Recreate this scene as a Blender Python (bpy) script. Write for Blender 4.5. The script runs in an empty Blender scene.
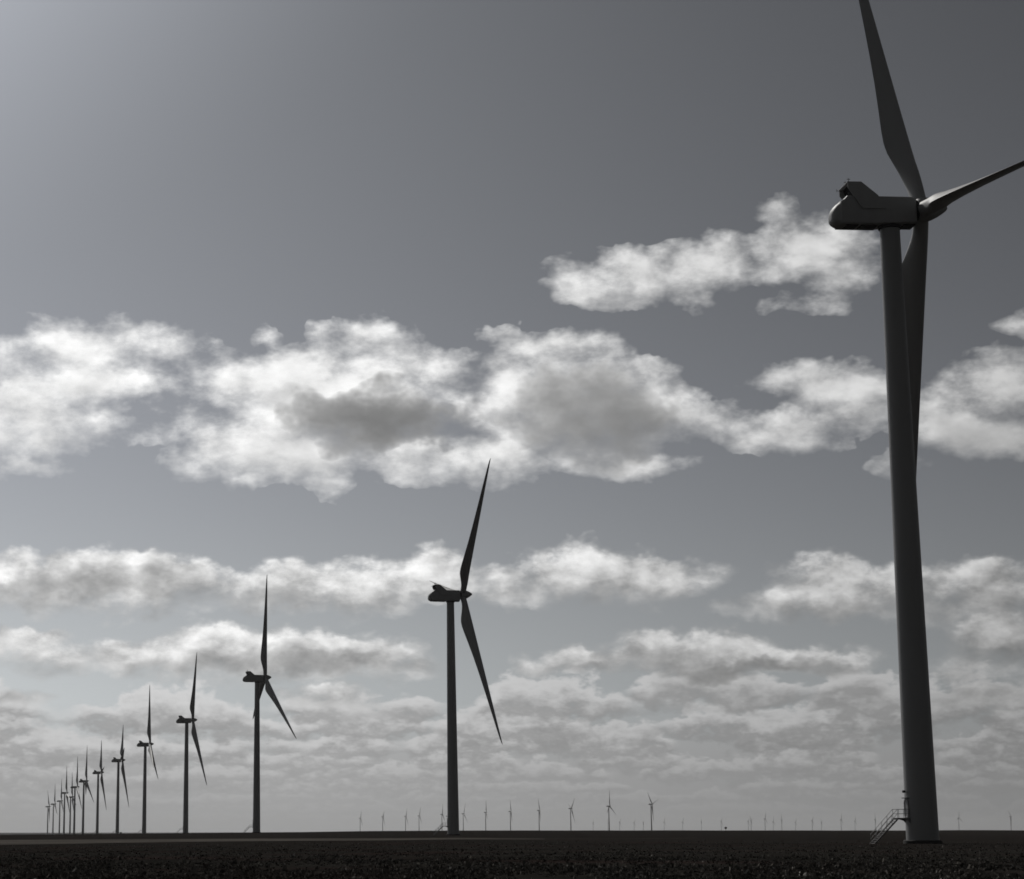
import bpy, bmesh, math, random
import numpy as np
from mathutils import Vector, Matrix

random.seed(7)
rng = np.random.default_rng(11)
SC = bpy.context.scene
COL = SC.collection

# ------------------------------------------------------------------ camera
W, H = 1024, 879
F = 2066.0                    # focal length in pixels
PX, PY = 309.0, 439.5         # principal point (the photograph is an off-centre crop)
PITCH = math.atan((830.5 - PY) / F)
EYE = 1.65
cam_d = bpy.data.cameras.new('camera')
cam_d.sensor_fit = 'HORIZONTAL'
cam_d.sensor_width = 36.0
cam_d.lens = 36.0 * F / W
cam_d.shift_x = (W / 2 - PX) / W
cam_d.shift_y = 0.0
cam_d.clip_start = 0.5
cam_d.clip_end = 90000.0
cam = bpy.data.objects.new('camera', cam_d)
COL.objects.link(cam)
cam.location = (0, 0, EYE)
cam.rotation_euler = (math.pi / 2 + PITCH, 0, 0)
SC.camera = cam

# ------------------------------------------------------------------ exposure / render
SC.view_settings.view_transform = 'Standard'
SC.view_settings.look = 'None'
SC.view_settings.gamma = 1.0
SC.view_settings.use_curve_mapping = False
SC.view_settings.exposure = -1.0
SC.render.engine = 'CYCLES'
SC.cycles.use_denoising = True
try:
    SC.cycles.denoiser = 'OPENIMAGEDENOISE'
    SC.cycles.denoising_input_passes = 'RGB_ALBEDO_NORMAL'
except Exception:
    pass
SC.cycles.max_bounces = 6
SC.cycles.volume_bounces = 1
SC.cycles.filter_width = 1.7

# ------------------------------------------------------------------ sun
SUN_AZ, SUN_EL = math.radians(-21.0), math.radians(41.0)
SUN_DIR = Vector((math.sin(SUN_AZ) * math.cos(SUN_EL), math.cos(SUN_AZ) * math.cos(SUN_EL), math.sin(SUN_EL)))
sun_d = bpy.data.lights.new('sun', 'SUN')
sun_d.energy = 4.5
sun_d.angle = math.radians(0.53)
sun_d.color = (1.0, 0.97, 0.92)
sun = bpy.data.objects.new('sun', sun_d)
COL.objects.link(sun)
sun.rotation_euler = (-SUN_DIR).to_track_quat('-Z', 'Y').to_euler()

# ------------------------------------------------------------------ world: Nishita sky with broken cumulus
SKY_STRENGTH = 0.1


def pix_dir(px, py):
    """world direction of a pixel"""
    a = (px - PX) / F
    b = (PY - py) / F
    ct, st = math.cos(PITCH), math.sin(PITCH)
    return Vector((a, ct - b * st, st + b * ct)).normalized()


def azel(px, py):
    d = pix_dir(px, py)
    return math.atan2(d.x, d.y), math.asin(d.z)


class NT:
    """small helper that writes node chains"""

    def __init__(self, tree):
        self.t = tree
        self.n = tree.nodes
        self.l = tree.links

    def _in(self, sock, v):
        if isinstance(v, bpy.types.NodeSocket):
            self.l.new(v, sock)
        elif v is not None:
            sock.default_value = v

    def math(self, op, a, b=None, c=None, clamp=False):
        n = self.n.new('ShaderNodeMath')
        n.operation = op
        n.use_clamp = clamp
        self._in(n.inputs[0], a)
        self._in(n.inputs[1], b)
        self._in(n.inputs[2], c)
        return n.outputs[0]

    def vec(self, op, a, b=None, c=None, out=0):
        n = self.n.new('ShaderNodeVectorMath')
        n.operation = op
        self._in(n.inputs[0], a)
        self._in(n.inputs[1], b)
        if c is not None:
            self._in(n.inputs[2], c)
        return n.outputs['Value'] if out else n.outputs['Vector']

    def scale(self, v, f):
        n = self.n.new('ShaderNodeVectorMath')
        n.operation = 'SCALE'
        self._in(n.inputs[0], v)
        self._in(n.inputs['Scale'], f)
        return n.outputs['Vector']

    def noise(self, v, scale, detail=4.0, rough=0.55, lac=2.0, color=False, dist=0.0):
        n = self.n.new('ShaderNodeTexNoise')
        n.noise_dimensions = '3D'
        self._in(n.inputs['Vector'], v)
        n.inputs['Scale'].default_value = scale
        n.inputs['Detail'].default_value = detail
        n.inputs['Roughness'].default_value = rough
        n.inputs['Lacunarity'].default_value = lac
        n.inputs['Distortion'].default_value = dist
        return n.outputs['Color'] if color else n.outputs['Fac']

    def ramp(self, v, lo, hi, a=0.0, b=1.0, smooth=True):
        n = self.n.new('ShaderNodeMapRange')
        n.interpolation_type = 'SMOOTHSTEP' if smooth else 'LINEAR'
        self._in(n.inputs[0], v)
        n.inputs[1].default_value = lo
        n.inputs[2].default_value = hi
        n.inputs[3].default_value = a
        n.inputs[4].default_value = b
        return n.outputs[0]

    def mixc(self, f, a, b):
        n = self.n.new('ShaderNodeMix')
        n.data_type = 'RGBA'
        self._in(n.inputs[0], f)
        self._in(n.inputs[6], a)
        self._in(n.inputs[7], b)
        return n.outputs[2]

    def mixf(self, f, a, b):
        n = self.n.new('ShaderNodeMix')
        n.data_type = 'FLOAT'
        self._in(n.inputs[0], f)
        self._in(n.inputs[2], a)
        self._in(n.inputs[3], b)
        return n.outputs[0]

    def comb(self, x, y, z):
        n = self.n.new('ShaderNodeCombineXYZ')
        self._in(n.inputs[0], x)
        self._in(n.inputs[1], y)
        self._in(n.inputs[2], z)
        return n.outputs[0]


# cloud banks: centre and half size of each puff as seen from the field (image scale), and how solid it is
PUFFS = [
    # high bank on the right
    (655, 277, 100, 32, 0.81), (598, 284, 62, 24, 0.68), (806, 252, 70, 37, .82), (842, 268, 50, 38, 0.62),
    (770, 207, 34, 15, .34), (820, 300, 55, 16, 0.42), (705, 262, 60, 28, 0.68),
    # left bank
    (92, 345, 85, 34, 0.84), (30, 360, 70, 30, 0.52), (165, 347, 52, 30, 0.58), (200, 372, 36, 26, 0.34), (85, 384, 92, 30, 0.88),
    (28, 420, 92, 40, 0.88), (100, 425, 50, 26, 0.63), (14, 467, 52, 20, 0.67), (150, 430, 55, 22, 0.28), (180, 415, 45, 30, 0.28),
    # big centre-left cumulus
    (320, 400, 122, 60, 1.2), (262, 390, 62, 42, 1), (375, 412, 92, 56, 1.25), (300, 452, 95, 34, 1), (372, 345, 66, 28, 0.72),
    (335, 330, 32, 18, 0.5), (425, 368, 56, 26, 0.62), (238, 445, 50, 34, 0.85), (262, 332, 26, 14, 0.38), (248, 482, 32, 14, 0.5),
    (328, 482, 44, 14, 0.6), (190, 468, 28, 22, 0.4), (232, 350, 26, 11, .3),
    # big centre cumulus
    (590, 412, 112, 60, 1.2), (518, 402, 60, 52, 1.05), (645, 405, 66, 50, 1), (560, 347, 72, 20, 0.62), (508, 333, 38, 15, 0.5),
    (500, 458, 64, 32, 1), (682, 422, 48, 30, 0.75), (430, 462, 62, 26, 0.85), (620, 462, 80, 18, 0.85), (470, 380, 30, 30, 0.5),
    # patch between the big cumulus and the near tower
    (828, 392, 58, 28, 0.85), (785, 386, 52, 20, 0.6), (795, 432, 80, 22, 0.8), (740, 430, 36, 16, 0.55), (866, 408, 48, 34, 0.8),
    # right edge
    (955, 420, 66, 38, 0.95), (1012, 388, 54, 42, 0.75), (1000, 436, 66, 26, 0.9), (1018, 326, 26, 16, 0.55), (905, 470, 30, 14, 0.35),
    # second row
    (85, 581.5, 135, 35.84, 1.1), (185, 587.5, 105, 30.24, 1.05), (15, 573.5, 70, 31.36, 0.9), (290, 587.5, 92, 33.6, 1), (372, 583.5, 72, 33.6, 1),
    (432, 575.5, 64, 35.84, 1), (520, 581.5, 62, 31.36, 0.9), (572, 572.5, 62, 31.36, 0.95), (642, 581.5, 76, 28, 0.95), (692, 571.5, 34, 17.92, 0.6),
    (828, 585.5, 72, 35.84, 1), (780, 605.5, 66, 20.16, 0.8), (882, 593.5, 70, 33.6, 0.95), (945, 589.5, 46, 29.12, 0.8), (1004, 591.5, 58, 31.36, 0.95),
    (992, 641.5, 66, 42.56, 1), (955, 669.5, 46, 20.16, 0.8),
    # third row
    (650, 649.5, 58, 26.88, 1.21), (578, 662.5, 66, 20.16, 1.09), (722, 656.5, 72, 28, 1.21), (802, 661.5, 82, 17.92, 1.09), (862, 656.5, 30, 13.44, 0.69),
    (232, 653.5, 112, 35.84, 1.21), (330, 656.5, 92, 29.12, 1.21), (130, 657.5, 92, 24.64, 1.03), (25, 641.5, 66, 20.16, 0.98), (392, 668.5, 52, 17.92, 0.86),
    (18, 698.5, 46, 13.44, 0.86), (60, 666.5, 60, 13.44, 0.52), (985, 701.5, 70, 20.16, 0.92), (330, 699.5, 80, 15.68, 0.92),
]
# the thick cores, where less sunlight comes through
CORES = [
    (385, 418, 86, 33, 2.1), (320, 407, 66, 15, 0.35), (425, 425, 60, 26, 0.5), (595, 415, 78, 44, 1.55), (640, 425, 60, 26, 0.35),
    (120, 583, 90, 15, 0.47), (60, 591, 70, 14, 0.28), (300, 601, 70, 12, 0.41), (210, 601, 60, 10, 0.25), (280, 658, 62, 16, 0.48), (350, 665, 60, 13, 0.36),
    (190, 665, 60, 10, 0.24), (665, 653, 70, 12, 0.47), (790, 667, 80, 10, 0.47), (610, 671, 56, 8, 0.36), (730, 667, 60, 10, 0.43), (860, 605, 90, 12, 0.25),
    (990, 607, 60, 12, 0.25), (1000, 658, 60, 12, 0.32), (660, 300, 110, 14, 0.25), (440, 598, 60, 10, 0.22), (560, 593, 80, 10, 0.19),
    (310, 460, 90, 20, 0.18), (40, 425, 60, 20, 0.15), (1000, 430, 60, 18, 0.3), (50, 385, 60, 12, 0.12),
]

world = bpy.data.worlds.new('World')
SC.world = world
world.use_nodes = True
try:
    world.cycles.sampling_method = 'MANUAL'
    world.cycles.sample_map_resolution = 512
except Exception:
    pass
wt = world.node_tree
wt.nodes.clear()
N = NT(wt)
tc = wt.nodes.new('ShaderNodeTexCoord')
dirv = tc.outputs['Generated']
sep = wt.nodes.new('ShaderNodeSeparateXYZ')
wt.links.new(dirv, sep.inputs[0])
dx, dy, dz = sep.outputs
AZ = N.math('ARCTAN2', dx, dy)
EL = N.math('ARCSINE', dz)

sky = wt.nodes.new('ShaderNodeTexSky')
sky.sky_type = 'NISHITA'
sky.sun_disc = False
sky.sun_elevation = SUN_EL
sky.sun_rotation = SUN_AZ
sky.altitude = 1000.0
sky.air_density = 1.0
sky.dust_density = 2.0
sky.ozone_density = 1.0
bw = wt.nodes.new('ShaderNodeRGBToBW')
wt.links.new(sky.outputs[0], bw.inputs[0])
# black-and-white film response of the blue sky: keep the sky's own gradient, with a little more contrast
SKY_REF, SKY_GAM, SKY_GAIN = 4.0, 1.60, 0.57
lum = N.math('MULTIPLY', N.math('POWER', N.math('DIVIDE', bw.outputs[0], SKY_REF), SKY_GAM), SKY_REF * SKY_GAIN)
lum = N.math('MULTIPLY', lum, N.ramp(AZ, -.30, .45, 1.12, .72, smooth=False))
offaz = N.math('ABSOLUTE', N.math('SUBTRACT', AZ, SUN_AZ))
lum = N.math('MULTIPLY', lum, N.ramp(offaz, .9, 2.4, 1.0, .55))          # unseen sky behind the camera dimmed to darken the turbine fronts
lum = N.math('MULTIPLY', lum, N.ramp(N.vec('DOT_PRODUCT', dirv, tuple(SUN_DIR), out=1), .88, .98, 1.0, 1.55))   # aureole round the sun
skyc = N.vec('MULTIPLY', N.comb(lum, lum, lum), N.mixc(N.ramp(EL, .02, .22), (.96, 1.01, 1.02, 1), (.945, .99, 1.085, 1)))

# --- how strongly the cloud is lit: most towards the sun's side, less low down where the air is thick
glow = N.math('MULTIPLY', N.math('MULTIPLY', N.ramp(offaz, .37, .70, 1.0, .60, smooth=False), N.ramp(offaz, .9, 2.2, 1.0, .5)), N.ramp(EL, .0, .20, .66, 1.0, smooth=False))  # second ramp dims the unseen clouds behind the camera, for darker turbine fronts

# --- low cloud: rows of small flat cumulus stacked towards the horizon, all round the sky
veil = N.noise(N.vec('MULTIPLY', dirv, (1, 1, 7)), 9.0, 3.0, .5)
veil_a = N.math('MULTIPLY', N.ramp(EL, azel(512, 694)[1], azel(512, 772)[1], 0, .95), N.ramp(veil, .25, .55, .55, 1.0))
vl = N.math('MULTIPLY', glow, 11.0)
low = N.mixc(veil_a, skyc, N.comb(vl, vl, vl))
ROWS = [  # base row (image scale), height, puff frequency, share of gaps, contrast
    (821, 6, 40, .36, .18), (812, 8, 36, .38, .30), (802, 9, 32, .40, .42), (791, 11, 29, .41, .55), (779, 13, 26, .42, .65),
    (766, 16, 23, .43, .75), (751, 19, 20, .44, .85), (734, 23, 18, .45, .95), (715, 26, 15, .47, 1.0), (697, 24, 13, .57, 1.0),
]
wav = N.math('SUBTRACT', N.noise(N.vec('MULTIPLY', dirv, (7, 7, 0)), 1.0, 1.0, .5), .5)
for k, (by, hh, fq, gap, con) in enumerate(ROWS):
    e0 = azel(512, by)[1]
    H_ = hh / F
    sv = N.vec('ADD', N.vec('MULTIPLY', dirv, (fq, fq, fq * 1.0)), (k * 7.31, k * 3.17, k * 5.9))
    prof = N.noise(N.vec('MULTIPLY', sv, (1, 1, .25)), 1.0, 1.0, .5)
    fine_ = N.noise(N.vec('MULTIPLY', sv, (1, 1, 1.9)), 4.6, 3.0, .6)
    fc = N.math('SUBTRACT', fine_, .5)
    cov = N.ramp(prof, gap - .10, gap + .18)
    base = N.math('MULTIPLY_ADD', wav, H_ * 2.2 * (1 if k % 2 else -1), e0)
    h_loc = N.math('MULTIPLY_ADD', cov, H_ * 1.25, H_ * .35)
    t = N.math('DIVIDE', N.math('SUBTRACT', EL, base), h_loc)
    td = N.math('MULTIPLY_ADD', fc, 1.7, t)
    a_ = N.math('MULTIPLY', N.ramp(td, 1.0, .68), N.ramp(td, -.45, .10))
    a_ = N.math('MULTIPLY', N.math('MULTIPLY', a_, N.ramp(cov, .02, .36)), .95)
    sh = N.ramp(N.math('MULTIPLY_ADD', fc, 1.6, t), -.20, .72)
    bright = N.math('MULTIPLY_ADD', sh, 8.6 * con, 11.2 - 3.2 * con)
    bc = N.math('MULTIPLY', bright, glow)
    low = N.mixc(a_, low, N.comb(bc, bc, bc))
# air between us and the far decks
air = N.ramp(EL, azel(512, 832)[1], azel(512, 735)[1], .80, .0)
hz_c = N.math('MULTIPLY', glow, 10.2)
low = N.mixc(air, low, N.comb(hz_c, hz_c, hz_c))

# --- the nearer cumulus
P_cl = N.vec('MULTIPLY', dirv, (1, 1, 1.7))
Q = N.comb(AZ, EL, 1.0)
warp1 = N.noise(N.vec('MULTIPLY', dirv, (1, 1, 1.5)), 26.0, 1.0, 0.5, color=True)
warp2 = N.noise(N.vec('MULTIPLY', dirv, (1, 1, 1.3)), 95.0, 2.0, 0.6, color=True)
w1 = N.vec('MULTIPLY', N.vec('SUBTRACT', warp1, (.5, .5, .5)), (.034, .020, 0))
w2 = N.vec('MULTIPLY', N.vec('SUBTRACT', warp2, (.5, .5, .5)), (.013, .011, 0))
QW = N.vec('ADD', N.vec('ADD', Q, w1), w2)
QS = N.vec('ADD', Q, N.vec('ADD', N.vec('MULTIPLY', w1, (1.5, 1.1, 0)), N.vec('MULTIPLY', w2, (1.6, 1.3, 0))))


def puff_field(q, blobs, pad):
    """smooth union of the puffs, and the height inside them (-1 base .. 1 top)"""
    acc, hs = None, None
    for (cx, cy, rx, ry, amp) in blobs:
        a, e = azel(cx, cy)
        kx, ky = F / (rx * pad), F / (ry * pad)
        d = N.vec('MULTIPLY_ADD', q, (kx, ky, 1), (-a * kx, -e * ky, 0))
        f = N.math('MULTIPLY_ADD', N.vec('DOT_PRODUCT', d, d, out=1), -amp, 2 * amp)      # amp * (1 - r^2)
        acc = N.math('MAXIMUM', f, 0.0) if acc is None else N.math('SMOOTH_MAX', acc, f, 0.25)
        w = N.math('MAXIMUM', f, 0.02)
        w = N.math('MULTIPLY', w, w)
        dw = N.scale(d, w)
        hs = dw if hs is None else N.vec('ADD', hs, dw)
    sp = wt.nodes.new('ShaderNodeSeparateXYZ')
    wt.links.new(hs, sp.inputs[0])
    return acc, N.math('DIVIDE', sp.outputs[1], sp.outputs[2])


def core_field(q, blobs, pad):
    acc = None
    for (cx, cy, rx, ry, amp) in blobs:
        a, e = azel(cx, cy)
        kx, ky = F / (rx * pad), F / (ry * pad)
        d = N.vec('MULTIPLY_ADD', q, (kx, ky, 1), (-a * kx, -e * ky, 0))
        f = N.math('MULTIPLY_ADD', N.vec('DOT_PRODUCT', d, d, out=1), -amp, 2 * amp)
        f = N.math('MAXIMUM', f, 0.0)
        acc = f if acc is None else N.math('ADD', acc, f)
    return acc


cover, height = puff_field(QW, PUFFS, 1.12)
core = core_field(QS, CORES, 1.25)
# clouds elsewhere round the sky (outside what the photograph shows)
wild = N.noise(N.vec('MULTIPLY', dirv, (1, 1, 2.6)), 5.5, 3.0, 0.5)
outside = N.ramp(N.math('ABSOLUTE', N.math('SUBTRACT', AZ, .09)), .30, .42)
covW = N.math('MULTIPLY', N.math('MULTIPLY', N.ramp(wild, .50, .66, 0, .8), outside), N.ramp(EL, .02, .1))
covAll = N.math('MAXIMUM', cover, covW)
nz = N.noise(P_cl, 40.0, 8.0, 0.57)
nzc = N.math('SUBTRACT', nz, 0.5)
lowmix = N.ramp(EL, azel(512, 500)[1], azel(512, 560)[1])
dens = N.math('SUBTRACT', N.math('MULTIPLY_ADD', nzc, N.mixf(lowmix, 1.65, 1.9), covAll), 0.20)
dens = N.math('MINIMUM', dens, N.math('MULTIPLY_ADD', covAll, 4.0, -.5))
# crisp tops, ragged thin undersides
soft = N.ramp(height, -.6, .5, .85, .50)
soft = N.mixf(lowmix, N.math('ADD', soft, .14), soft)
alpha = N.math('SMOOTH_MIN', N.math('DIVIDE', N.math('ADD', dens, .05), soft), 1.0, .35)
alpha = N.math('MAXIMUM', alpha, 0.0, clamp=True)
alpha = N.math('POWER', alpha, 1.25)
# sun-facing relief: compare with the field one step towards the sun
nzs = N.noise(N.vec('ADD', P_cl, (-.0055, 0, .013)), 40.0, 4.0, 0.55)
relief = N.math('SUBTRACT', nz, nzs)
thick = N.math('MULTIPLY', core, N.math('MULTIPLY_ADD', nzc, 1.5, 1.0))
under = N.ramp(N.math('MULTIPLY_ADD', nzc, 1.6, height), .45, -.55, 0, 1)
thick = N.math('ADD', thick, N.math('MULTIPLY', under, N.mixf(lowmix, .05, .42)))
thick = N.math('ADD', thick, N.math('MULTIPLY', N.ramp(dens, .55, 1.4), .07))
C_WHITE, C_GREY = 18.6, 3.6
trans = N.math('POWER', 2.71828, N.math('MULTIPLY', thick, -1.15))
cl = N.math('ADD', C_GREY, N.math('MULTIPLY', trans, C_WHITE - C_GREY))
cl = N.math('MULTIPLY', cl, N.math('MULTIPLY_ADD', relief, N.mixf(lowmix, .8, 1.7), 1.0))
cl = N.math('MULTIPLY', cl, glow)
cloudc = N.comb(cl, cl, N.math('MULTIPLY', cl, .995))
skymix = N.mixc(N.math('MULTIPLY', alpha, .97), low, cloudc)

bg = wt.nodes.new('ShaderNodeBackground')
bg.inputs['Strength'].default_value = SKY_STRENGTH
wt.links.new(skymix, bg.inputs['Color'])
wo = wt.nodes.new('ShaderNodeOutputWorld')
wt.links.new(bg.outputs[0], wo.inputs['Surface'])


# ------------------------------------------------------------------ helpers
def tag(o, label=None, cat=None, group=None, kind=None):
    if label:
        o['label'] = label
    if cat:
        o['category'] = cat
    if group:
        o['group'] = group
    if kind:
        o['kind'] = kind
    return o


def obj(name, me, parent=None, mat=None):
    o = bpy.data.objects.new(name, me)
    COL.objects.link(o)
    if parent is not None:
        o.parent = parent
    if mat is not None and not me.materials:
        me.materials.append(mat)
    return o


def mesh_from_bm(name, bm, mat, smooth=None):
    bmesh.ops.recalc_face_normals(bm, faces=bm.faces)
    me = bpy.data.meshes.new(name)
    bm.to_mesh(me)
    bm.free()
    me.materials.append(mat)
    if smooth is not None:
        me.polygons.foreach_set('use_smooth', [True] * len(me.polygons))
        try:
            me.set_sharp_from_angle(angle=math.radians(smooth))
        except Exception:
            pass
    return me


def mesh_np(name, verts, faces, mat, smooth=False):
    """faces: (n, k) array with one k for all"""
    me = bpy.data.meshes.new(name)
    v = np.asarray(verts, dtype=np.float32)
    f = np.asarray(faces, dtype=np.int32)
    n, k = f.shape
    me.vertices.add(len(v))
    me.vertices.foreach_set('co', v.ravel())
    me.loops.add(n * k)
    me.loops.foreach_set('vertex_index', f.ravel())
    me.polygons.add(n)
    me.polygons.foreach_set('loop_start', np.arange(0, n * k, k, dtype=np.int32))
    me.polygons.foreach_set('loop_total', np.full(n, k, dtype=np.int32))
    me.update(calc_edges=True)
    me.polygons.foreach_set('use_smooth', np.full(n, smooth, dtype=bool))
    me.materials.append(mat)
    return me


def ring_loft(bm, rings, cap0=True, cap1=True):
    """rings: list of lists of points, all the same length"""
    R = [[bm.verts.new(p) for p in r] for r in rings]
    n = len(R[0])
    for a, b in zip(R, R[1:]):
        for i in range(n):
            j = (i + 1) % n
            bm.faces.new((a[i], a[j], b[j], b[i]))
    if cap0:
        bm.faces.new(list(reversed(R[0])))
    if cap1:
        bm.faces.new(R[-1])
    return R


def circle(r, z, n, cx=0, cy=0):
    return [(cx + r * math.cos(2 * math.pi * i / n), cy + r * math.sin(2 * math.pi * i / n), z) for i in range(n)]


def bar(bm, a, b, r, n=8):
    a, b = Vector(a), Vector(b)
    d = (b - a).normalized()
    u = d.cross(Vector((0, 0, 1)) if abs(d.z) < .9 else Vector((1, 0, 0))).normalized()
    v = d.cross(u)
    rings = []
    for p in (a, b):
        rings.append([p + (u * math.cos(2 * math.pi * i / n) + v * math.sin(2 * math.pi * i / n)) * r for i in range(n)])
    ring_loft(bm, rings)


def box(bm, lo, hi, bevel=0.0):
    x0, y0, z0 = lo
    x1, y1, z1 = hi
    vs = [bm.verts.new(p) for p in ((x0, y0, z0), (x1, y0, z0), (x1, y1, z0), (x0, y1, z0), (x0, y0, z1), (x1, y0, z1), (x1, y1, z1), (x0, y1, z1))]
    fs = [bm.faces.new([vs[i] for i in q]) for q in ((3, 2, 1, 0), (4, 5, 6, 7), (0, 1, 5, 4), (1, 2, 6, 5), (2, 3, 7, 6), (3, 0, 4, 7))]
    if bevel:
        es = list({e for f in fs for e in f.edges})
        bmesh.ops.bevel(bm, geom=es, offset=bevel, segments=2, affect='EDGES')


def slab(bm, prof, y0, y1):
    """extrude an (x, z) outline from y0 to y1"""
    a = [bm.verts.new((x, y0, z)) for x, z in prof]
    b = [bm.verts.new((x, y1, z)) for x, z in prof]
    n = len(prof)
    bm.faces.new(a)
    bm.faces.new(list(reversed(b)))
    for i in range(n):
        j = (i + 1) % n
        bm.faces.new((a[i], b[i], b[j], a[j]))


# ------------------------------------------------------------------ materials
def principled(name):
    m = bpy.data.materials.new(name)
    m.use_nodes = True
    return m, NT(m.node_tree), m.node_tree.nodes['Principled BSDF']


def paint(name, base, rough=.45, dirt=.18, scale=.35):
    m, n, b = principled(name)
    t = n.n.new('ShaderNodeTexCoord')
    p = n.vec('MULTIPLY', t.outputs['Object'], (1, 1, .18))
    a = n.noise(p, scale, 6, .6)
    s = n.noise(n.vec('MULTIPLY', t.outputs['Object'], (1, 1, .05)), 3.0, 4, .6)
    k = n.math('ADD', n.math('MULTIPLY', n.ramp(a, .3, .75), dirt), n.math('MULTIPLY', n.ramp(s, .55, .8), dirt * .6))
    dark = tuple(c * .55 for c in base)
    n.l.new(n.mixc(k, (*base, 1), (*dark, 1)), b.inputs['Base Color'])
    n.l.new(n.math('MULTIPLY_ADD', a, .25, rough - .1), b.inputs['Roughness'])
    b.inputs['Specular IOR Level'].default_value = .35
    return m


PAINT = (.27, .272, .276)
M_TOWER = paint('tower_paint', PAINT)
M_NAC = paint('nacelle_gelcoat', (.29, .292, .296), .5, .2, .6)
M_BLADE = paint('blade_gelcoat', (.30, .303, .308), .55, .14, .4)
M_DARK = paint('dark_grille', (.03, .03, .032), .7, .1)
M_STEEL = paint('galvanised_steel', (.15, .15, .153), .5, .3, 2.0)
M_STEEL_SHADE = paint('shaded_steel', (.05, .05, .052), .6, .3, 2.0)  # stair stringers: shade on their near side put into a darker steel colour
M_TREAD = paint('stair_grating', (.42, .42, .42), .5, .2, 2.0)  # treads: lighter steel colour stands in for sunlight on them
M_CONC = paint('foundation_concrete', (.04, .039, .038), .9, .3, 1.5)
M_BOXP = paint('cabinet_paint', (.12, .125, .12), .6, .2, 2.0)


def soil_material():
    m, n, b = principled('field_soil')
    g = n.n.new('ShaderNodeNewGeometry')
    p = g.outputs['Position']
    big = n.noise(n.vec('MULTIPLY', p, (.008, .045, 0)), 1.0, 5, .6)
    mid = n.noise(n.vec('MULTIPLY', p, (.30, .22, .3)), 1.0, 6, .65)
    fine = n.noise(n.vec('MULTIPLY', p, (5, 2.2, 5)), 1.0, 5, .7)
    red = n.noise(n.vec('MULTIPLY', p, (.05, .05, 0)), 1.0, 3, .5)
    c = n.mixc(n.ramp(big, .35, .65), (.013, .0122, .0112, 1), (.026, .024, .022, 1))
    c = n.mixc(n.math('MULTIPLY', n.ramp(mid, .42, .7), .6), c, (.038, .035, .032, 1))
    c = n.mixc(n.math('MULTIPLY', n.ramp(fine, .35, .62, 1, 0), .5), c, (.007, .0066, .0062, 1))
    sx = n.n.new('ShaderNodeSeparateXYZ')
    n.l.new(p, sx.inputs[0])
    c = n.mixc(n.math('MULTIPLY', n.ramp(red, .5, .66), .45), c, (.030, .0185, .0175, 1))
    n.l.new(c, b.inputs['Base Color'])
    b.inputs['Roughness'].default_value = .95
    b.inputs['Specular IOR Level'].default_value = 0.0
    bp = n.n.new('ShaderNodeBump')
    bp.inputs['Strength'].default_value = .5
    bp.inputs['Distance'].default_value = .06
    n.l.new(fine, bp.inputs['Height'])
    n.l.new(bp.outputs[0], b.inputs['Normal'])
    return m


def track_material():
    m, n, b = principled('track_gravel')
    g = n.n.new('ShaderNodeNewGeometry')
    p = g.outputs['Position']
    a = n.noise(n.vec('MULTIPLY', p, (.03, .06, 0)), 1.0, 5, .6)
    f = n.noise(n.vec('MULTIPLY', p, (.3, .25, 0)), 1.0, 5, .65)
    c = n.mixc(n.ramp(a, .38, .66), (.05, .046, .042, 1), (.125, .114, .103, 1))
    c = n.mixc(n.math('MULTIPLY', n.ramp(f, .45, .7), .6), c, (.05, .044, .04, 1))
    n.l.new(c, b.inputs['Base Color'])
    b.inputs['Roughness'].default_value = .95
    b.inputs['Specular IOR Level'].default_value = 0.0
    return m


def stubble_material():
    m, n, b = principled('dry_stubble')
    g = n.n.new('ShaderNodeNewGeometry')
    r = n.n.new('ShaderNodeObjectInfo')
    isl = g.outputs['Random Per Island']
    c = n.mixc(n.ramp(isl, .0, .9), (.04, .0375, .034, 1), (.165, .154, .139, 1))
    c = n.mixc(n.ramp(isl, .955, .965), c, (.40, .385, .36, 1))
    c = n.mixc(n.math('MULTIPLY', n.ramp(n.noise(n.vec('MULTIPLY', g.outputs['Position'], (.05, .05, 0)), 1.0, 3, .5), .5, .66), .35), c, (.085, .05, .047, 1))
    n.l.new(c, b.inputs['Base Color'])
    b.inputs['Roughness'].default_value = .9
    b.inputs['Specular IOR Level'].default_value = 0.0
    return m


M_SOIL = soil_material()
M_TRACK = track_material()
M_STUB = stubble_material()
M_LEAF = paint('dark_foliage', (.045, .05, .038), .8, .3, 2.0)
M_BARK = paint('bark', (.05, .043, .036), .9, .3, 2.0)

# ------------------------------------------------------------------ ground
_ph = rng.uniform(0, 6.28, 8)
_wv = [(1 / 210., .6), (1 / 330., 2.1), (1 / 520., 1.1), (1 / 140., 2.9), (1 / 900., .2)]


def terrain(x, y):
    """height of the plain: level round the near machines, a low swell beyond 700 m, falling gently towards the left"""
    x = np.asarray(x, dtype=np.float64)
    y = np.asarray(y, dtype=np.float64)
    s = np.clip((y - 700) / 400, 0, 1)
    s = s * s * (3 - 2 * s)
    t = .07 * y - x
    t = np.where(t > 0, t, 0.0)
    t = np.where(t < 1500, t, 1500 + 1200 * (1 - np.exp(-(t - 1500) / 1200)))
    z = 1.3 * s - .0099 * t * np.clip(y / 250., 0, 1)
    w = 0
    for i, (f, a) in enumerate(_wv):
        w = w + np.sin(x * f * 6.28 * math.cos(a) + y * f * 6.28 * math.sin(a) + _ph[i])
    far_amp = np.clip((y - 820) / 500, 0, 1) * .16
    return z + w * far_amp


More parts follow.
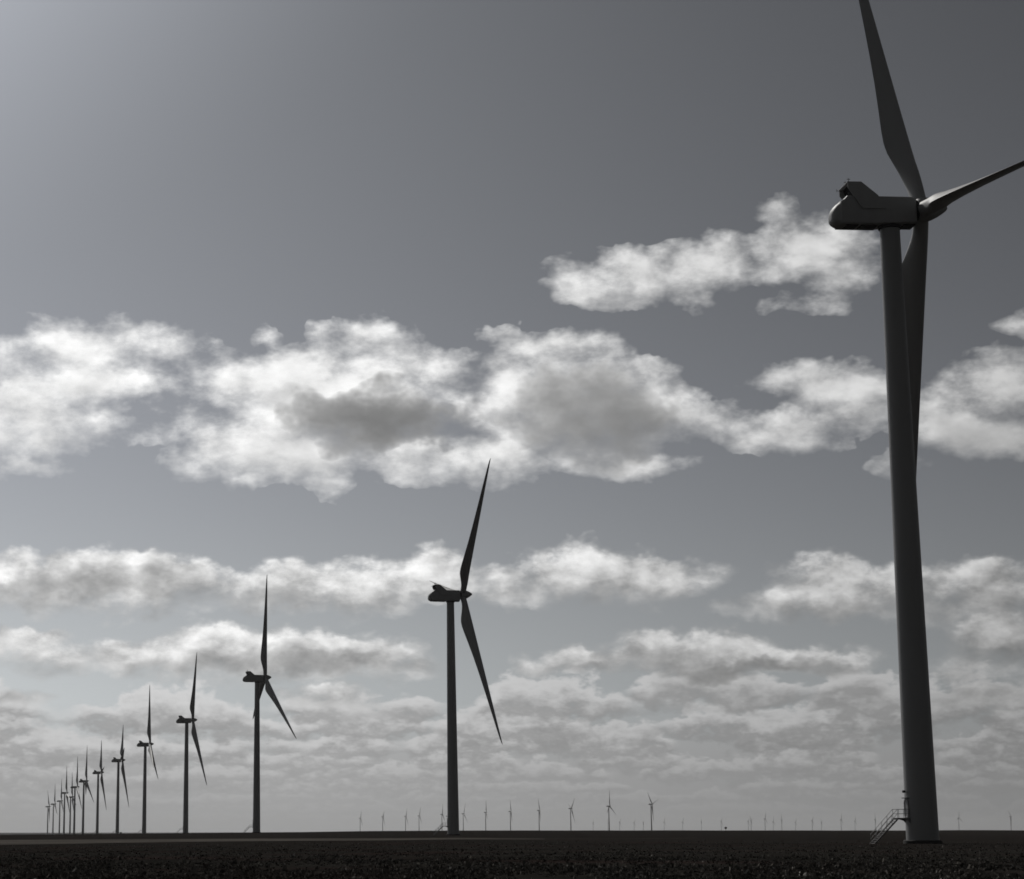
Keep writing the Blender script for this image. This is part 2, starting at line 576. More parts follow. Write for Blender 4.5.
def ground_mesh():
    ang = np.radians(np.concatenate([np.arange(-180, -30, 3.0), np.arange(-30, 30, .25), np.arange(30, 180, 3.0)]))
    rad = np.concatenate([[.0], np.geomspace(3, 26500, 190)])
    A, R = np.meshgrid(ang, rad[1:])
    X = R * np.sin(A)
    Y = R * np.cos(A)
    Z = terrain(X, Y)
    na = len(ang)
    V = np.stack([X.ravel(), Y.ravel(), Z.ravel()], 1)
    V = np.vstack([V, [[0, 0, float(terrain(0, 0))]]])
    nr = len(rad) - 1
    i = np.arange(nr - 1)[:, None] * na
    j = np.arange(na)[None, :]
    j2 = (j + 1) % na
    quads = np.stack([(i + j).ravel(), (i + na + j).ravel(), (i + na + j2).ravel(), (i + j2).ravel()], 1)
    me = mesh_np('field', V, quads, M_SOIL, True)
    bm = bmesh.new()
    bm.from_mesh(me)
    bm.verts.ensure_lookup_table()
    c = bm.verts[len(V) - 1]
    for k in range(na):
        bm.faces.new((c, bm.verts[k], bm.verts[(k + 1) % na]))
    bmesh.ops.recalc_face_normals(bm, faces=bm.faces)
    if sum(f.normal.z for f in bm.faces) < 0:
        bmesh.ops.reverse_faces(bm, faces=bm.faces)
    for f in bm.faces:
        f.smooth = True
    bm.to_mesh(me)
    bm.free()
    return me


field = tag(obj('field', ground_mesh()), 'dark bare ploughed field reaching flat to the horizon', 'field', kind='structure')


def ground_hit(px, py):
    """where a photograph pixel meets the plain"""
    d = pix_dir(px, py)
    lo, hi = 1.0, 20000.0
    prev = 10.0
    for s in np.geomspace(20, 20000, 2000):
        p = d * float(s)
        if EYE + p.z < float(terrain(p.x, p.y)):
            return p.x, p.y
        prev = s
    return p.x, p.y


def strip(name, edge_near, edge_far, lift, mat, n=90, m=7):
    """a ground sheet between two ground lines given as (x, y) control points"""
    def resample(pts):
        pts = np.array(pts, float)
        t = np.linspace(0, 1, len(pts))
        tt = np.linspace(0, 1, n)
        return np.stack([np.interp(tt, t, pts[:, 0]), np.interp(tt, t, pts[:, 1])], 1)
    a, b = resample(edge_near), resample(edge_far)
    wob = np.cumsum(rng.normal(0, 1, n))
    wob = (wob - np.linspace(wob[0], wob[-1], n)) / 6
    wob2 = np.cumsum(rng.normal(0, 1, n))
    wob2 = (wob2 - np.linspace(wob2[0], wob2[-1], n)) / 6
    V, Q_ = [], []
    for i in range(n):
        for k in range(m):
            f = k / (m - 1)
            x = a[i, 0] * (1 - f) + b[i, 0] * f
            y = (a[i, 1] + wob[i] * 2.5) * (1 - f) + (b[i, 1] + wob2[i] * 2.5) * f
            V.append((x, y, float(terrain(x, y)) + lift))
    for i in range(n - 1):
        for k in range(m - 1):
            Q_.append((i * m + k, (i + 1) * m + k, (i + 1) * m + k + 1, i * m + k + 1))
    return mesh_np(name, V, Q_, mat, True)


_u = [-.20, -.15, -.10, -.053, .0, .044, .08, .112]
tn = [(u * d, d) for u, d in zip(_u, [338, 352, 380, 402, 392, 380, 385, 391])]
tf = [(u * d, d) for u, d in zip(_u, [760, 705, 640, 590, 530, 482, 455, 424])]
tag(obj('dirt_track', strip('dirt_track', tn, tf, .05, M_TRACK)), 'pale dirt track crossing the dark field behind the crop rows', 'track', kind='structure')
tn = [(44, 398), (58, 402), (70, 420), (84, 455)]
tf = [(44, 410), (58, 412), (71, 428), (85, 462)]
tag(obj('dirt_track', strip('dirt_spur', tn, tf, .06, M_TRACK, n=40, m=4)), 'thin pale end of the dirt track running out into the field', 'track', kind='structure')


# ------------------------------------------------------------------ stubble and clods on the near field: nobody could count them
def stubble_mesh():
    n = 90000
    # distance drawn so that the picture is evenly filled, a bit denser near
    d = 1.0 / rng.uniform(1 / 330., 1 / 48., n)
    keep = rng.uniform(0, 1, n) < np.clip(.25 + 40 / d, 0, 1)
    d = d[keep]
    n = len(d)
    u = rng.uniform(-.19, .40, n)
    x = u * d
    y = d
    patch = np.sin(x * .35 + np.sin(y * .11) * 2) + np.sin(x * .13 - y * .21) + np.sin(x * .9 + y * .05)
    keep = rng.uniform(-2.6, 2.2, n) < patch
    x, y, d = x[keep], y[keep], d[keep]
    n = len(x)
    z = terrain(x, y)
    h = rng.gamma(2.2, .028, n) + .02
    r = rng.uniform(.04, .13, n) * (1 + h)
    V = np.zeros((n, 12, 3), np.float32)
    for k in range(3):
        a = rng.uniform(0, 6.28, n)
        lx = rng.normal(0, .35, n) * h
        ly = rng.normal(0, .35, n) * h
        wv = rng.uniform(.25, 1.0, n) * r
        ca, sa = np.cos(a) * wv, np.sin(a) * wv
        ox = rng.normal(0, .06, n)
        oy = rng.normal(0, .06, n)
        hh = h * rng.uniform(.5, 1.0, n)
        V[:, 4 * k + 0] = np.stack([x + ox - ca, y + oy - sa, z - .02], 1)
        V[:, 4 * k + 1] = np.stack([x + ox + ca, y + oy + sa, z - .02], 1)
        V[:, 4 * k + 2] = np.stack([x + ox + lx + ca * .35, y + oy + ly + sa * .35, z + hh], 1)
        V[:, 4 * k + 3] = np.stack([x + ox + lx - ca * .55, y + oy + ly - sa * .55, z + hh * .8], 1)
    Fc = np.arange(n * 12, dtype=np.int32).reshape(n * 3, 4)
    return mesh_np('stubble', V.reshape(-1, 3), Fc, M_STUB, False)


tag(obj('crop_stubble', stubble_mesh()), 'short dark crop stubble and clods covering the near field', 'stubble', kind='stuff')

# ------------------------------------------------------------------ wind turbine
HUB = 84.0
BASE_R, TOP_R = 2.04, 1.31
TILT = math.radians(5)
OV = 4.45                      # hub centre ahead of the tower axis
NAC_BOT = HUB - 2.52


def tower_mesh(seg=64):
    bm = bmesh.new()
    rings = []
    zs = [0.45, .62, 2.0]
    zs += list(np.linspace(8, NAC_BOT - .9, 14)) + [NAC_BOT - .5, NAC_BOT + .05]
    for z in zs:
        f = (z - .45) / (NAC_BOT - .45)
        r = BASE_R + (TOP_R - BASE_R) * f
        rings.append(circle(r, z, seg))
    ring_loft(bm, rings)
    # bolted flange seams between the tower sections
    for z in (27.5, 55.0):
        f = (z - .45) / (NAC_BOT - .45)
        r = BASE_R + (TOP_R - BASE_R) * f
        ring_loft(bm, [circle(r - .01, z - .05, seg), circle(r + .012, z - .04, seg), circle(r + .012, z + .04, seg), circle(r - .01, z + .05, seg)])
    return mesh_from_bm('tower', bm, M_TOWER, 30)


def yaw_mesh():
    bm = bmesh.new()
    ring_loft(bm, [circle(TOP_R + .16, NAC_BOT - .30, 48), circle(TOP_R + .22, NAC_BOT - .2, 48), circle(TOP_R + .22, NAC_BOT + .04, 48)])
    return mesh_from_bm('yaw_ring', bm, M_DARK, 30)


def foundation_mesh():
    bm = bmesh.new()
    ring_loft(bm, [circle(2.42, -1.2, 56), circle(2.40, .36, 56), circle(2.30, .45, 56)])
    return mesh_from_bm('foundation', bm, M_CONC, 30)


NH, NW = 3.92, 3.4              # nacelle height and width
ROOF = NAC_BOT + NH


def nacelle_mesh():
    """rounded-box body: rear end tucked in, lofted along x"""
    bm = bmesh.new()
    st = [  # x, half width, z low, z high, corner radius
        (-8.12, .50, .85, 1.45, .25),
        (-8.05, .90, .55, 1.85, .5),
        (-7.82, 1.22, .28, 2.35, .8),
        (-7.48, 1.46, .10, 2.78, .9),
        (-7.08, 1.60, .0, 3.08, .8),
        (-6.98, 1.69, .0, 3.18, .35),
        (-6.45, 1.70, .0, 3.48, .30),
        (-6.10, 1.70, .0, NH, .30),
        (-3.0, 1.70, .0, NH, .30),
        (-1.75, 1.70, .0, NH, .30),
        (-1.55, 1.70, .10, NH, .30),
        (2.6, 1.68, .22, NH - .02, .32),
        (3.12, 1.62, .30, NH - .08, .42),
        (3.28, 1.50, .45, NH - .22, .5),
    ]
    rings = []
    for x, hw, z0, z1, rr in st:
        rr = min(rr, hw * .98, (z1 - z0) * .49)
        pts = []
        for (cy, cz, a0) in ((hw - rr, z1 - rr, 0), (-hw + rr, z1 - rr, 90), (-hw + rr, z0 + rr * .6, 180), (hw - rr, z0 + rr * .6, 270)):
            for k in range(6):
                a = math.radians(a0 + 90 * k / 5)
                ry = rr
                rz = rr if cz > (z0 + z1) / 2 else rr * .6
                pts.append((x, cy + ry * math.cos(a), NAC_BOT + cz + rz * math.sin(a)))
        rings.append(pts)
    ring_loft(bm, rings)
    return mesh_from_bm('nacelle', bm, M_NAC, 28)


def cooler_mesh():
    """air cooler raised over the rear of the roof, open to the back"""
    bm = bmesh.new()
    z = ROOF
    hw = 1.92
    side = [(-.95, z - 1.84), (-4.15, z - 1.88), (-6.05, z + .95), (-6.05, z + 1.85), (-4.2, z + 1.85), (-2.0, z + .02)]
    slab(bm, side, hw - .10, hw)
    slab(bm, side, -hw, -hw + .10)
    top = [(-6.1, z + 1.85), (-6.1, z + 1.73), (-4.25, z + 1.73), (-2.1, z - .06), (-1.95, z - .06), (-1.95, z + .04), (-4.2, z + 1.855)]
    slab(bm, top, -hw + .10, hw - .10)
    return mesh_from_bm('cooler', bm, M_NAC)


def radiator_mesh():
    bm = bmesh.new()
    z = ROOF
    hw = 1.66
    slab(bm, [(-5.55, z + 1.70), (-5.0, z + .25), (-4.4, z + .02), (-3.4, z + .02), (-3.4, z + .9), (-4.4, z + 1.70)], -hw, hw)
    for k in range(7):                                            # frame bars over the opening
        y = -hw + .1 + k * (2 * hw - .2) / 6
        bar(bm, (-5.62, y, z + 1.70), (-5.06, y, z + .22), .045, 6)
    return mesh_from_bm('radiator', bm, M_DARK)


def sensor_mesh(y):
    bm = bmesh.new()
    z = ROOF + 1.85
    bar(bm, (-5.6, y, z - .1), (-5.6, y, z + .75), .04, 6)
    bar(bm, (-5.6, y - .28, z + .5), (-5.6, y + .28, z + .5), .03, 6)
    bar(bm, (-5.82, y, z + .62), (-5.38, y, z + .62), .045, 6)
    return mesh_from_bm('wind_sensor', bm, M_STEEL)


def rod_mesh():
    bm = bmesh.new()
    z = ROOF + 1.85
    bar(bm, (-6.0, .9, z - .55), (-6.75, .9, z - .45), .035, 6)
    bar(bm, (-6.7, .9, z - .62), (-6.7, .9, z - .22), .03, 6)
    return mesh_from_bm('lightning_rod', bm, M_STEEL)


def hatch_mesh(k):
    bm = bmesh.new()
    z = NAC_BOT
    if k == 0:
        box(bm, (1.62, -1.05, z + .02), (3.2, 1.05, z + .34), .06)
    elif k == 1:
        box(bm, (-6.2, -1.2, z - .07), (-4.6, 1.2, z + .04), .03)
    else:
        box(bm, (-4.2, -1.2, z - .07), (-1.9, 1.2, z + .04), .03)
    return mesh_from_bm('belly_hatch', bm, M_DARK)


def hub_mesh(seg=40):
    """spinner in its own frame: +x along the rotor axis, origin at the rotor centre"""
    bm = bmesh.new()
    prof = [(-.80, 1.05), (-.72, 1.32), (-.5, 1.54), (-.1, 1.68), (.2, 1.7), (.6, 1.68), (1.3, 1.5), (2.1, 1.16), (2.8, .78), (3.35, .42), (3.6, .14)]
    rings = []
    for x, r in prof:
        rings.append([(x, r * math.cos(2 * math.pi * i / seg), r * math.sin(2 * math.pi * i / seg)) for i in range(seg)])
    ring_loft(bm, rings)
    # dark gap ring behind the spinner
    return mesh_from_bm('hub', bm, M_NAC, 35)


def neck_mesh():
    bm = bmesh.new()
    rings = []
    for x, r in ((-1.05, 1.42), (.1, 1.42)):
        rings.append([(x - .75, r * math.cos(2 * math.pi * i / 36), r * math.sin(2 * math.pi * i / 36)) for i in range(36)])
    ring_loft(bm, rings)
    return mesh_from_bm('main_bearing', bm, M_DARK, 35)


LB = 57.0
CH_R = [0, 1.55, 2.6, 4.0, 6.0, 8.0, 9.8, 11.5, 14, 18, 23, 29, 35, 41, 46.5, 51, 54, 55.9, 56.7, 57.0]
CH_C = [2.05, 2.05, 2.05, 2.18, 2.75, 3.45, 3.92, 4.0, 3.78, 3.3, 2.75, 2.25, 1.83, 1.45, 1.1, .82, .6, .4, .22, .06]
TH_R = [0, 2.6, 4.0, 6.0, 8.0, 11.5, 18, 29, 41, 51, 57]
TH_T = [1.0, 1.0, .92, .70, .50, .36, .28, .23, .20, .18, .18]


def blade_mesh(stations=34, seg=26):
    bm = bmesh.new()
    rings = []
    for r in np.concatenate([np.linspace(1.2, 16, 15), np.linspace(18, 53, stations - 20), [54.6, 55.9, 56.5, 56.85, 57.0]]):
        c = float(np.interp(r, CH_R, CH_C))
        t = float(np.interp(r, TH_R, TH_T))
        f = r / LB
        le = 1.03 * (1 - f) ** .9 + .06 if r > 3 else 1.03
        tw = math.radians(13 * (1 - min(1, f * 1.25)) ** 1.5)
        b = min(1.0, max(0.0, (r - 2.6) / 6.5))
        b = b * b * (3 - 2 * b)
        pts = []
        for i in range(seg):
            a = 2 * math.pi * i / seg
            s = (1 - math.cos(a)) / 2                              # 0 at the leading edge, 1 at the trailing edge
            up = 1 if math.sin(a) >= 0 else -1
            yt = 5 * t * (.2969 * math.sqrt(s) - .126 * s - .3516 * s * s + .2843 * s ** 3 - .1020 * s ** 4)
            xa = -s * c
            ya = up * yt * c * (1.08 if up > 0 else .9)
            if i in (0,):
                ya = 0
            xc = -s * c
            yc = math.sin(a) * c / 2
            x = le + xa * b + xc * (1 - b)
            y = ya * b + yc * (1 - b)
            ct, st_ = math.cos(tw), math.sin(tw)
            pts.append((x * ct - y * st_, x * st_ + y * ct, r))
        rings.append(pts)
    ring_loft(bm, rings)
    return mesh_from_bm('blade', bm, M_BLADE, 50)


def stair_meshes():
    """entrance stair in the tower's frame, running out along -x"""
    zd = 3.2                                                       # deck height
    x0, x1, x2 = -BASE_R + .04, -BASE_R - 1.6, -BASE_R - 4.75      # wall, deck edge, foot
    hw = .6
    bm = bmesh.new()
    for y in (-hw, hw):
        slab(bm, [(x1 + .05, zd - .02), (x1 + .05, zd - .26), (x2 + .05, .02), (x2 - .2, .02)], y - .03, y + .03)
    nst = 14
    for k in range(nst):
        f = (k + .7) / nst
        x = x1 + (x2 - x1) * f
        z = zd - zd * f
        n0 = len(bm.faces)
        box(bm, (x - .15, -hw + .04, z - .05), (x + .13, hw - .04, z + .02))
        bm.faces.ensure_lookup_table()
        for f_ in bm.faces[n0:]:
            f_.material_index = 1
    stair = mesh_from_bm('entry_stair', bm, M_STEEL_SHADE)
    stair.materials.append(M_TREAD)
    bm = bmesh.new()
    box(bm, (x1, -hw - .1, zd - .03), (x0 + .12, hw + .1, zd + .03))
    for y in (-hw - .04, hw + .04):
        slab(bm, [(x1, zd - .035), (x1, zd - .2), (x1 + .5, zd - .14), (x1 + .85, zd - .16), (x0 - .2, zd - .32), (x0 + .1, zd - .62), (x0 + .1, zd - .035)], y - .04, y + .04)
    deck = mesh_from_bm('platform', bm, M_STEEL)
    bm = bmesh.new()
    for y in (-hw - .06, hw + .06):
        for dz in (.55, 1.1):
            bar(bm, (x0 + .05, y, zd + dz), (x1, y, zd + dz), .03, 6)
            bar(bm, (x1, y, zd + dz), (x2 - .05, y, dz + .02), .03, 6)
        for f in (0, .5, 1):
            x = x0 + .03 + (x1 - x0) * f
            bar(bm, (x, y, zd - .1), (x, y, zd + 1.1), .028, 6)
        for f in (.25, .5, .75, .99):
            x = x1 + (x2 - x1) * f
            z = zd - zd * f
            bar(bm, (x, y, z), (x, y, z + 1.1), .028, 6)
    rail = mesh_from_bm('handrail', bm, M_STEEL)
    bm = bmesh.new()                                               # oval tower door in a raised frame
    n = 28

    def oval(hwid, hh, n=28):
        pts = []
        for i in range(n):
            a = 2 * math.pi * i / n
            cx, cz = math.cos(a), math.sin(a)
            pts.append((math.copysign(abs(cx) ** .55, cx) * hwid, math.copysign(abs(cz) ** .55, cz) * hh))
        return pts
    rings = []
    for x, s in ((x0 + .30, 1.0), (x0 - .10, 1.0), (x0 - .10, .86), (x0 - .05, .84)):
        rings.append([(x, p[0], zd + 1.2 + p[1]) for p in oval(.55 * s, 1.18 * s)])
    ring_loft(bm, rings)
    box(bm, (x0 - .16, .28, zd + 1.1), (x0 - .06, .34, zd + 1.3))
    door = mesh_from_bm('door', bm, M_NAC)
    bm = bmesh.new()
    box(bm, (x0 - .28, -.7, zd + 2.48), (x0 + .2, .7, zd + 2.58), .02)
    bar(bm, (x0 + .2, .0, zd + 3.35), (x0 - .25, .0, zd + 3.35), .04, 6)
    box(bm, (x0 - .42, -.22, zd + 3.18), (x0 - .12, .22, zd + 3.5), .05)
    lamp = mesh_from_bm('door_lamp', bm, M_DARK)
    return stair, deck, rail, door, lamp


ME = dict(tower=tower_mesh(), yaw=yaw_mesh(), foundation=foundation_mesh(), nacelle=nacelle_mesh(), cooler=cooler_mesh(), radiator=radiator_mesh(),
          sensor=[sensor_mesh(-.9), sensor_mesh(.5)], rod=rod_mesh(), hatch=[hatch_mesh(k) for k in range(3)], hub=hub_mesh(), neck=neck_mesh(), blade=blade_mesh())
ME['stair'], ME['deck'], ME['rail'], ME['door'], ME['lamp'] = stair_meshes()
AXIS = Vector((math.cos(TILT), 0, math.sin(TILT)))
YL = Vector((0, 1, 0))
ZL = AXIS.cross(YL)
CONE = math.radians(3.8)


def blade_matrix(phase, pitch, sweep=0.0):
    p = math.radians(phase)
    e = ZL * math.cos(p) - YL * math.sin(p)
    d = (e * math.cos(CONE) + AXIS * math.sin(CONE)).normalized()
    x = (AXIS - d * AXIS.dot(d)).normalized()
    y = d.cross(x)
    R = Matrix((x, y, d)).transposed().to_4x4()
    return Matrix.Translation(Vector((OV, 0, HUB))) @ R @ Matrix.Rotation(math.radians(pitch), 4, 'Z')


def link_part(name, me, parent, mx=None):
    o = obj(name, me, parent)
    if mx is not None:
        o.matrix_local = mx
    return o


def turbine(x, y, yaw, phase, pitch, label, group, detail=2, stair_rot=0.0, dz=0.0):
    """detail 2: everything, 1: without the sensors and hatches, 0: only the large parts"""
    root = bpy.data.objects.new('wind_turbine', None)
    root.empty_display_size = 5
    COL.objects.link(root)
    z = float(terrain(x, y))
    root.location = (x, y, z + dz)
    root.rotation_euler = (0, 0, math.radians(yaw))
    tag(root, label, 'wind turbine', group)
    link_part('tower', ME['tower'], root)
    nac = link_part('nacelle', ME['nacelle'], root)
    hub = link_part('hub', ME['hub'], root, Matrix.Translation(Vector((OV, 0, HUB))) @ Matrix.Rotation(-TILT, 4, 'Y'))
    for k in range(3):
        link_part('blade', ME['blade'], root, blade_matrix(phase + 120 * k, pitch))
    if detail >= 1:
        link_part('foundation', ME['foundation'], root)
        link_part('cooler', ME['cooler'], nac)
        R = Matrix.Rotation(math.radians(stair_rot - yaw), 4, 'Z')
        st = link_part('entry_stair', ME['stair'], root, R)
        link_part('platform', ME['deck'], st)
        link_part('handrail', ME['rail'], st)
        tw = link_part('door', ME['door'], root, R)
    if detail >= 2:
        link_part('door_lamp', ME['lamp'], root, R)
        link_part('yaw_ring', ME['yaw'], root)
        link_part('radiator', ME['radiator'], nac)
        for k in range(2):
            link_part('wind_sensor', ME['sensor'][k], nac)
        link_part('lightning_rod', ME['rod'], nac)
        for k in range(3):
            link_part('belly_hatch', ME['hatch'][k], nac)
        link_part('main_bearing', ME['neck'], hub)
    return root


def place(bx, hub_y, hub=HUB):
    """ground point of a tower whose foot stands in pixel column bx and whose hub shows in pixel row hub_y"""
    D = 500.0
    for _ in range(60):
        d = pix_dir(bx, 830.5)
        X = d.x / d.y * D
        z = float(terrain(X, D)) + hub - EYE
        dep = D * math.cos(PITCH) + z * math.sin(PITCH)
        up = -D * math.sin(PITCH) + z * math.cos(PITCH)
        py = PY - F * up / dep
        D *= (830.5 - py) / (830.5 - hub_y)
    return X, D


ROW = 'wind turbines standing in a long row'
row = [  # foot column, hub row, yaw, phase, pitch, detail, label
    (922.3, 209.5, 3.0, 96.5, 2.0, 2, 'nearest and largest wind turbine, its thick tower rising beside a steel entrance stair'),
    (453.3, 594.5, 11.5, 41.5, 4.0, 2, 'second nearest wind turbine, alone in mid field with one blade raised against the cloud gap'),
    (256.5, 677.5, 14.5, 9.0, 6.0, 2, 'third wind turbine of the row, one blade straight up and one slanting far out'),
    (185.6, 720.0, 9.5, 31.0, 6.0, 1, 'fourth wind turbine of the row, next smaller one after the turbine with the slanting blade'),
    (144.1, 744.1, 2.0, 115.0, 18.0, 1, 'fifth wind turbine of the row, with a short steep lower blade'),
    (117.3, 760.1, 4.5, 78.0, 6.0, 1, 'sixth wind turbine of the row, the one with a small dark cabinet at its foot'),
    (97.2, 772.4, 6.5, 84.0, 6.0, 1, 'seventh wind turbine of the row, just beyond the one with the cabinet'),
    (82.9, 781.0, 13.0, 8.0, 6.0, 1, 'eighth wind turbine of the row, showing two lower blades spread apart'),
    (74.1, 786.9, 4.2, 107.0, 18.0, 0, 'ninth wind turbine of the row, tower half behind its neighbour with spread lower blades'),
    (63.9, 792.7, 7.7, 104.0, 6.0, 0, 'tenth wind turbine of the row, taller than the small ones on both its sides'),
    (69.9, 796.9, 2.2, 10.0, 6.0, 0, 'small wind turbine squeezed between two taller towers of the row'),
    (59.3, 800.9, 8.0, 1.0, 6.0, 0, 'small wind turbine near the far end of the row, third from the end'),
    (52.9, 804.0, 8.0, 3.0, 6.0, 0, 'last but one wind turbine at the far end of the row'),
    (47.5, 806.5, 20.0, 91.0, 6.0, 0, 'farthest and smallest wind turbine, at the very end of the row'),
]
for (bx, hy, yaw, ph, pit, det, lab) in row:
    X, D = place(bx, hy)
    turbine(X, D, yaw, ph, pit, lab, ROW, det, stair_rot=(11.0 if bx > 900 else 4.0))

BACK = 'distant wind turbines lined up on the horizon'
back = [
    (360.2, 818.1, 6, 35, 'first hazy turbine of the distant line, well clear of the long row'),
    (382.7, 816.7, 6, 52, 'second hazy turbine of the distant line on the horizon'),
    (405.6, 816.1, 7, 38, 'third hazy turbine of the distant line, closely followed by another'),
    (419.1, 815.7, 8, 30, 'fourth hazy turbine of the distant line, close beside the third one'),
    (442.0, 814.2, 6, 16, 'distant turbine seen just above the stair of the second nearest turbine'),
    (463.4, 813.6, 17, 26, 'distant turbine right beside the tower of the second nearest turbine, blade leaning over'),
    (485.8, 812.2, 0, 116, 'distant turbine second out from the mid field tower, on its open side'),
    (510.6, 811.3, 3, 94, 'distant turbine with a straight upright blade, third out from the mid field tower'),
    (539.3, 810.3, 7, 92, 'distant turbine with a slightly leaning upper blade, before the wide spread one'),
    (571.0, 808.3, 10, 48, 'distant turbine with its upper blade leaning far over and a lower blade beneath'),
    (609.3, 806.0, 11, 4, 'tall distant turbine with one blade straight up and one slanting down'),
    (651.7, 804.0, 12, 74, 'largest distant turbine, its two upper blades spread in a V'),
]
for (bx, hy, yaw, ph, lab) in back:
    X, D = place(bx, hy)
    turbine(X, D, yaw, ph, 6, lab, BACK, 0)
X, D = place(959.2, 817.9)
turbine(X, D, 15, 9, 6, 'faint distant turbine just past the near tower, with one blade slanting down', 'distant wind turbines past the near tower', 0)
X, D = place(1013.7, 816.5)
turbine(X, D, 10, 318, 6, 'faint distant turbine farthest past the near tower, its upper blade tipping over', 'distant wind turbines past the near tower', 0)


# the tiny ones: one mesh each, their parts are smaller than a pixel
def tiny_mesh(phase, yaw):
    bm = bmesh.new()
    ring_loft(bm, [circle(BASE_R, 0, 10), circle(TOP_R, HUB - 1.5, 10)])
    o = Matrix.Rotation(math.radians(yaw), 4, 'Z')
    n0 = len(bm.verts)
    box(bm, (-7.5, -1.7, NAC_BOT), (3.9, 1.7, ROOF))
    seg = 10
    ring_loft(bm, [[(OV + xx, r * math.cos(6.2832 * i / seg), HUB + r * math.sin(6.2832 * i / seg)) for i in range(seg)] for xx, r in ((-1.2, 1.6), (1, 1.5), (2.9, .3))])
    for k in range(3):
        mx = blade_matrix(phase + 120 * k, 6)
        rings = []
        for r in (1.2, 4, 10, 20, 35, 50, 57):
            c = float(np.interp(r, CH_R, CH_C))
            rings.append([mx @ Vector(p) for p in ((1.0 * (1 - r / 60), 0, r), (1.0 * (1 - r / 60) - c * .4, c * .16, r), (1.0 * (1 - r / 60) - c, 0, r), (1.0 * (1 - r / 60) - c * .4, -c * .16, r))])
        ring_loft(bm, rings)
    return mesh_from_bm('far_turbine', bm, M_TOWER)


TINY = [tiny_mesh(20, 0), tiny_mesh(75, 0), tiny_mesh(45, 0), tiny_mesh(100, 0)]
FAR = 'faintest wind turbines along the far horizon'
faint = [
    (593.2, 823.0, 'faintest turbine on the far horizon, first after the one with the far leaning blade'),
    (606.4, 823.0, 'faint tiny turbine almost hidden against the tall distant turbine, on its near side'),
    (619.7, 822.0, 'faint tiny turbine just beyond the tall distant turbine with the slanting blade'),
    (634.2, 822.4, 'faint tiny turbine midway between the tall distant turbine and the V bladed one'),
    (646.5, 822.2, 'faint tiny turbine close beside the V bladed turbine, on its inner side'),
    (664.3, 822.0, 'faint tiny turbine first beyond the V bladed turbine'),
    (682.8, 822.0, 'faint tiny turbine second beyond the V bladed turbine'),
    (701.6, 821.6, 'faint tiny turbine third beyond the V bladed turbine'),
    (721.4, 821.0, 'faint tiny turbine standing just before the little round tree'),
    (747.0, 821.3, 'faint tiny turbine first after the little round tree, the paler of a close pair'),
    (751.3, 820.0, 'small grey turbine after the little round tree, the darker of a close pair'),
    (765.3, 818.6, 'thin upright turbine on the far horizon, taller than those around it'),
    (771.4, 821.5, 'faint tiny turbine right behind the thin taller upright one'),
    (782.0, 819.8, 'small grey turbine with a stubby look, between the thin upright one and a fainter one'),
    (795.8, 822.0, 'very faint turbine before the one with the thick dark nacelle'),
    (812.5, 820.4, 'small far turbine with a clear dark nacelle, farther out than its twin by the stair'),
    (821.6, 822.2, 'very faint turbine just after the far turbine with the dark nacelle'),
    (841.4, 819.6, 'taller far turbine with a clear dark nacelle, second before the steel stair'),
    (855.3, 821.0, 'thin far turbine last before the steel stair of the near tower'),
    (875.6, 819.4, 'far turbine seen just above the foot of the steel stair'),
]
for i, (bx, hy, lab) in enumerate(faint):
    X, D = place(bx, hy)
    o = obj('wind_turbine', TINY[(i * 7 + i // 3) % 4])
    o.location = (X, D, float(terrain(X, D)) - .5)
    o.rotation_euler = (0, 0, math.radians((i * 37 % 19) - 2))
    tag(o, lab, 'wind turbine', FAR)

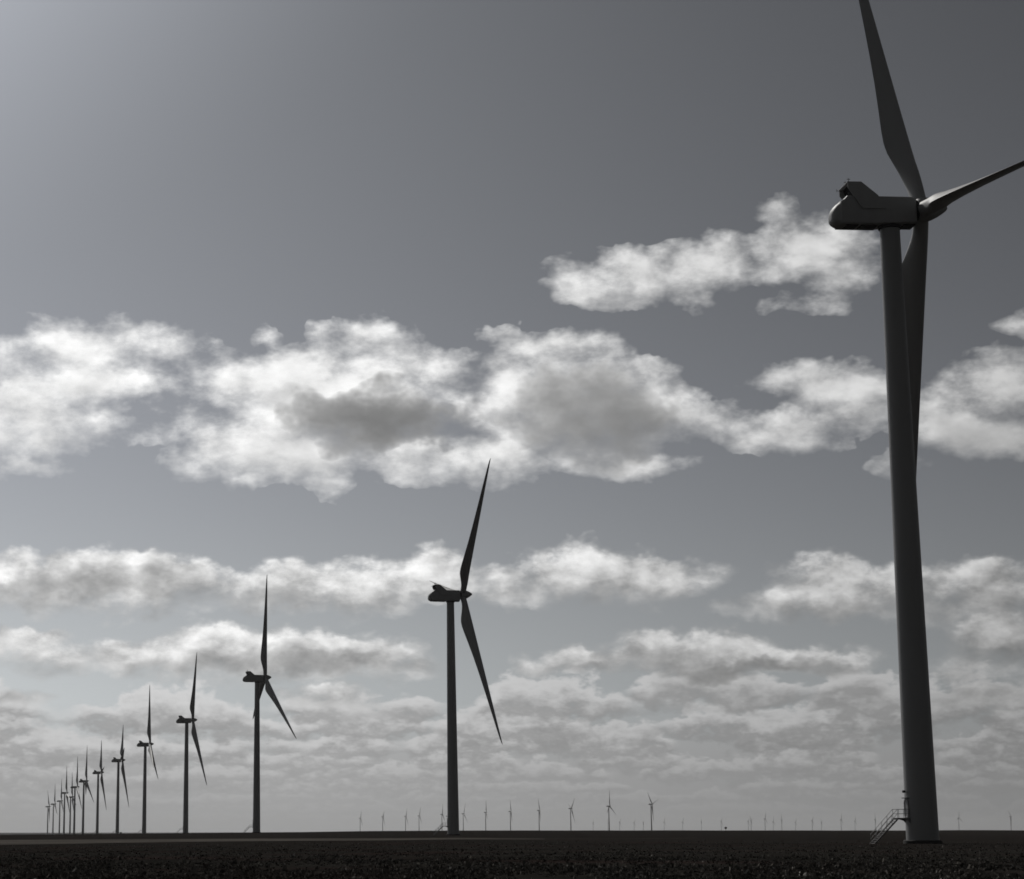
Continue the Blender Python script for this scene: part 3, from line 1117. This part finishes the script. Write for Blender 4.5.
# ------------------------------------------------------------------ small cabinet at the foot of one tower
X, D = place(117.3, 760.1)
cabinet = bpy.data.objects.new('transformer_cabinet', None)
COL.objects.link(cabinet)
cabinet.location = (X + 4.2, D - 2, float(terrain(X + 4.2, D - 2)))
tag(cabinet, 'small dark transformer cabinet at the foot of a tower in the row', 'cabinet')
bm = bmesh.new()
box(bm, (-1.1, -1.0, .2), (1.1, 1.0, 2.3), .06)
link_part('body', mesh_from_bm('cabinet_body', bm, M_BOXP), cabinet)
bm = bmesh.new()
box(bm, (-1.2, -1.1, 2.3), (1.2, 1.1, 2.5), .04)
link_part('roof', mesh_from_bm('cabinet_roof', bm, M_BOXP), cabinet)
bm = bmesh.new()
box(bm, (-1.3, -1.2, -.5), (1.3, 1.2, .2))
link_part('plinth', mesh_from_bm('cabinet_plinth', bm, M_CONC), cabinet)

# ------------------------------------------------------------------ little round tree on the horizon
d = pix_dir(725.8, 830.4)
TD = 1900.0
tx, ty = d.x / d.y * TD, TD
tree = bpy.data.objects.new('round_tree', None)
COL.objects.link(tree)
tree.location = (tx, ty, float(terrain(tx, ty)) - .6)
tag(tree, 'tiny lone round tree on a thin trunk standing on the horizon', 'tree')
bm = bmesh.new()
ring_loft(bm, [circle(.22, 0, 8), circle(.16, 1.4, 8, .03), circle(.09, 3.2, 8, .08, .04)])
link_part('trunk', mesh_from_bm('trunk', bm, M_BARK), tree)
n = 900
u = rng.normal(0, 1, (n, 3))
u /= np.linalg.norm(u, axis=1)[:, None]
rr = rng.uniform(.35, 1.0, n) ** .5
c = u * rr[:, None] * np.array([1.15, 1.15, 1.05]) + np.array([.05, 0, 3.5])
a = rng.normal(0, 1, (n, 3))
a /= np.linalg.norm(a, axis=1)[:, None]
b_ = np.cross(a, u)
s = .16
V = np.stack([c - a * s, c - b_ * s, c + a * s, c + b_ * s], 1).reshape(-1, 3)
link_part('crown', mesh_np('crown', V, np.arange(n * 4).reshape(n, 4), M_LEAF), tree)

# ------------------------------------------------------------------ haze in the air over the plain
bm = bmesh.new()
zmin = min(v.co.z for v in field.data.vertices) - 1.0
box(bm, (-28000, -28000, zmin), (28000, 28000, 150.0))
M_HAZE = bpy.data.materials.new('haze')
M_HAZE.use_nodes = True
ht = M_HAZE.node_tree
ht.nodes.clear()
pv = ht.nodes.new('ShaderNodeVolumePrincipled')
pv.inputs['Color'].default_value = (.86, .87, .88, 1)
pv.inputs['Density'].default_value = 1.7e-5
pv.inputs['Anisotropy'].default_value = .2
ho = ht.nodes.new('ShaderNodeOutputMaterial')
ht.links.new(pv.outputs[0], ho.inputs['Volume'])
tag(obj('haze', mesh_from_bm('haze', bm, M_HAZE)), 'thin pale haze hanging in the air over the plain', 'haze', kind='stuff')
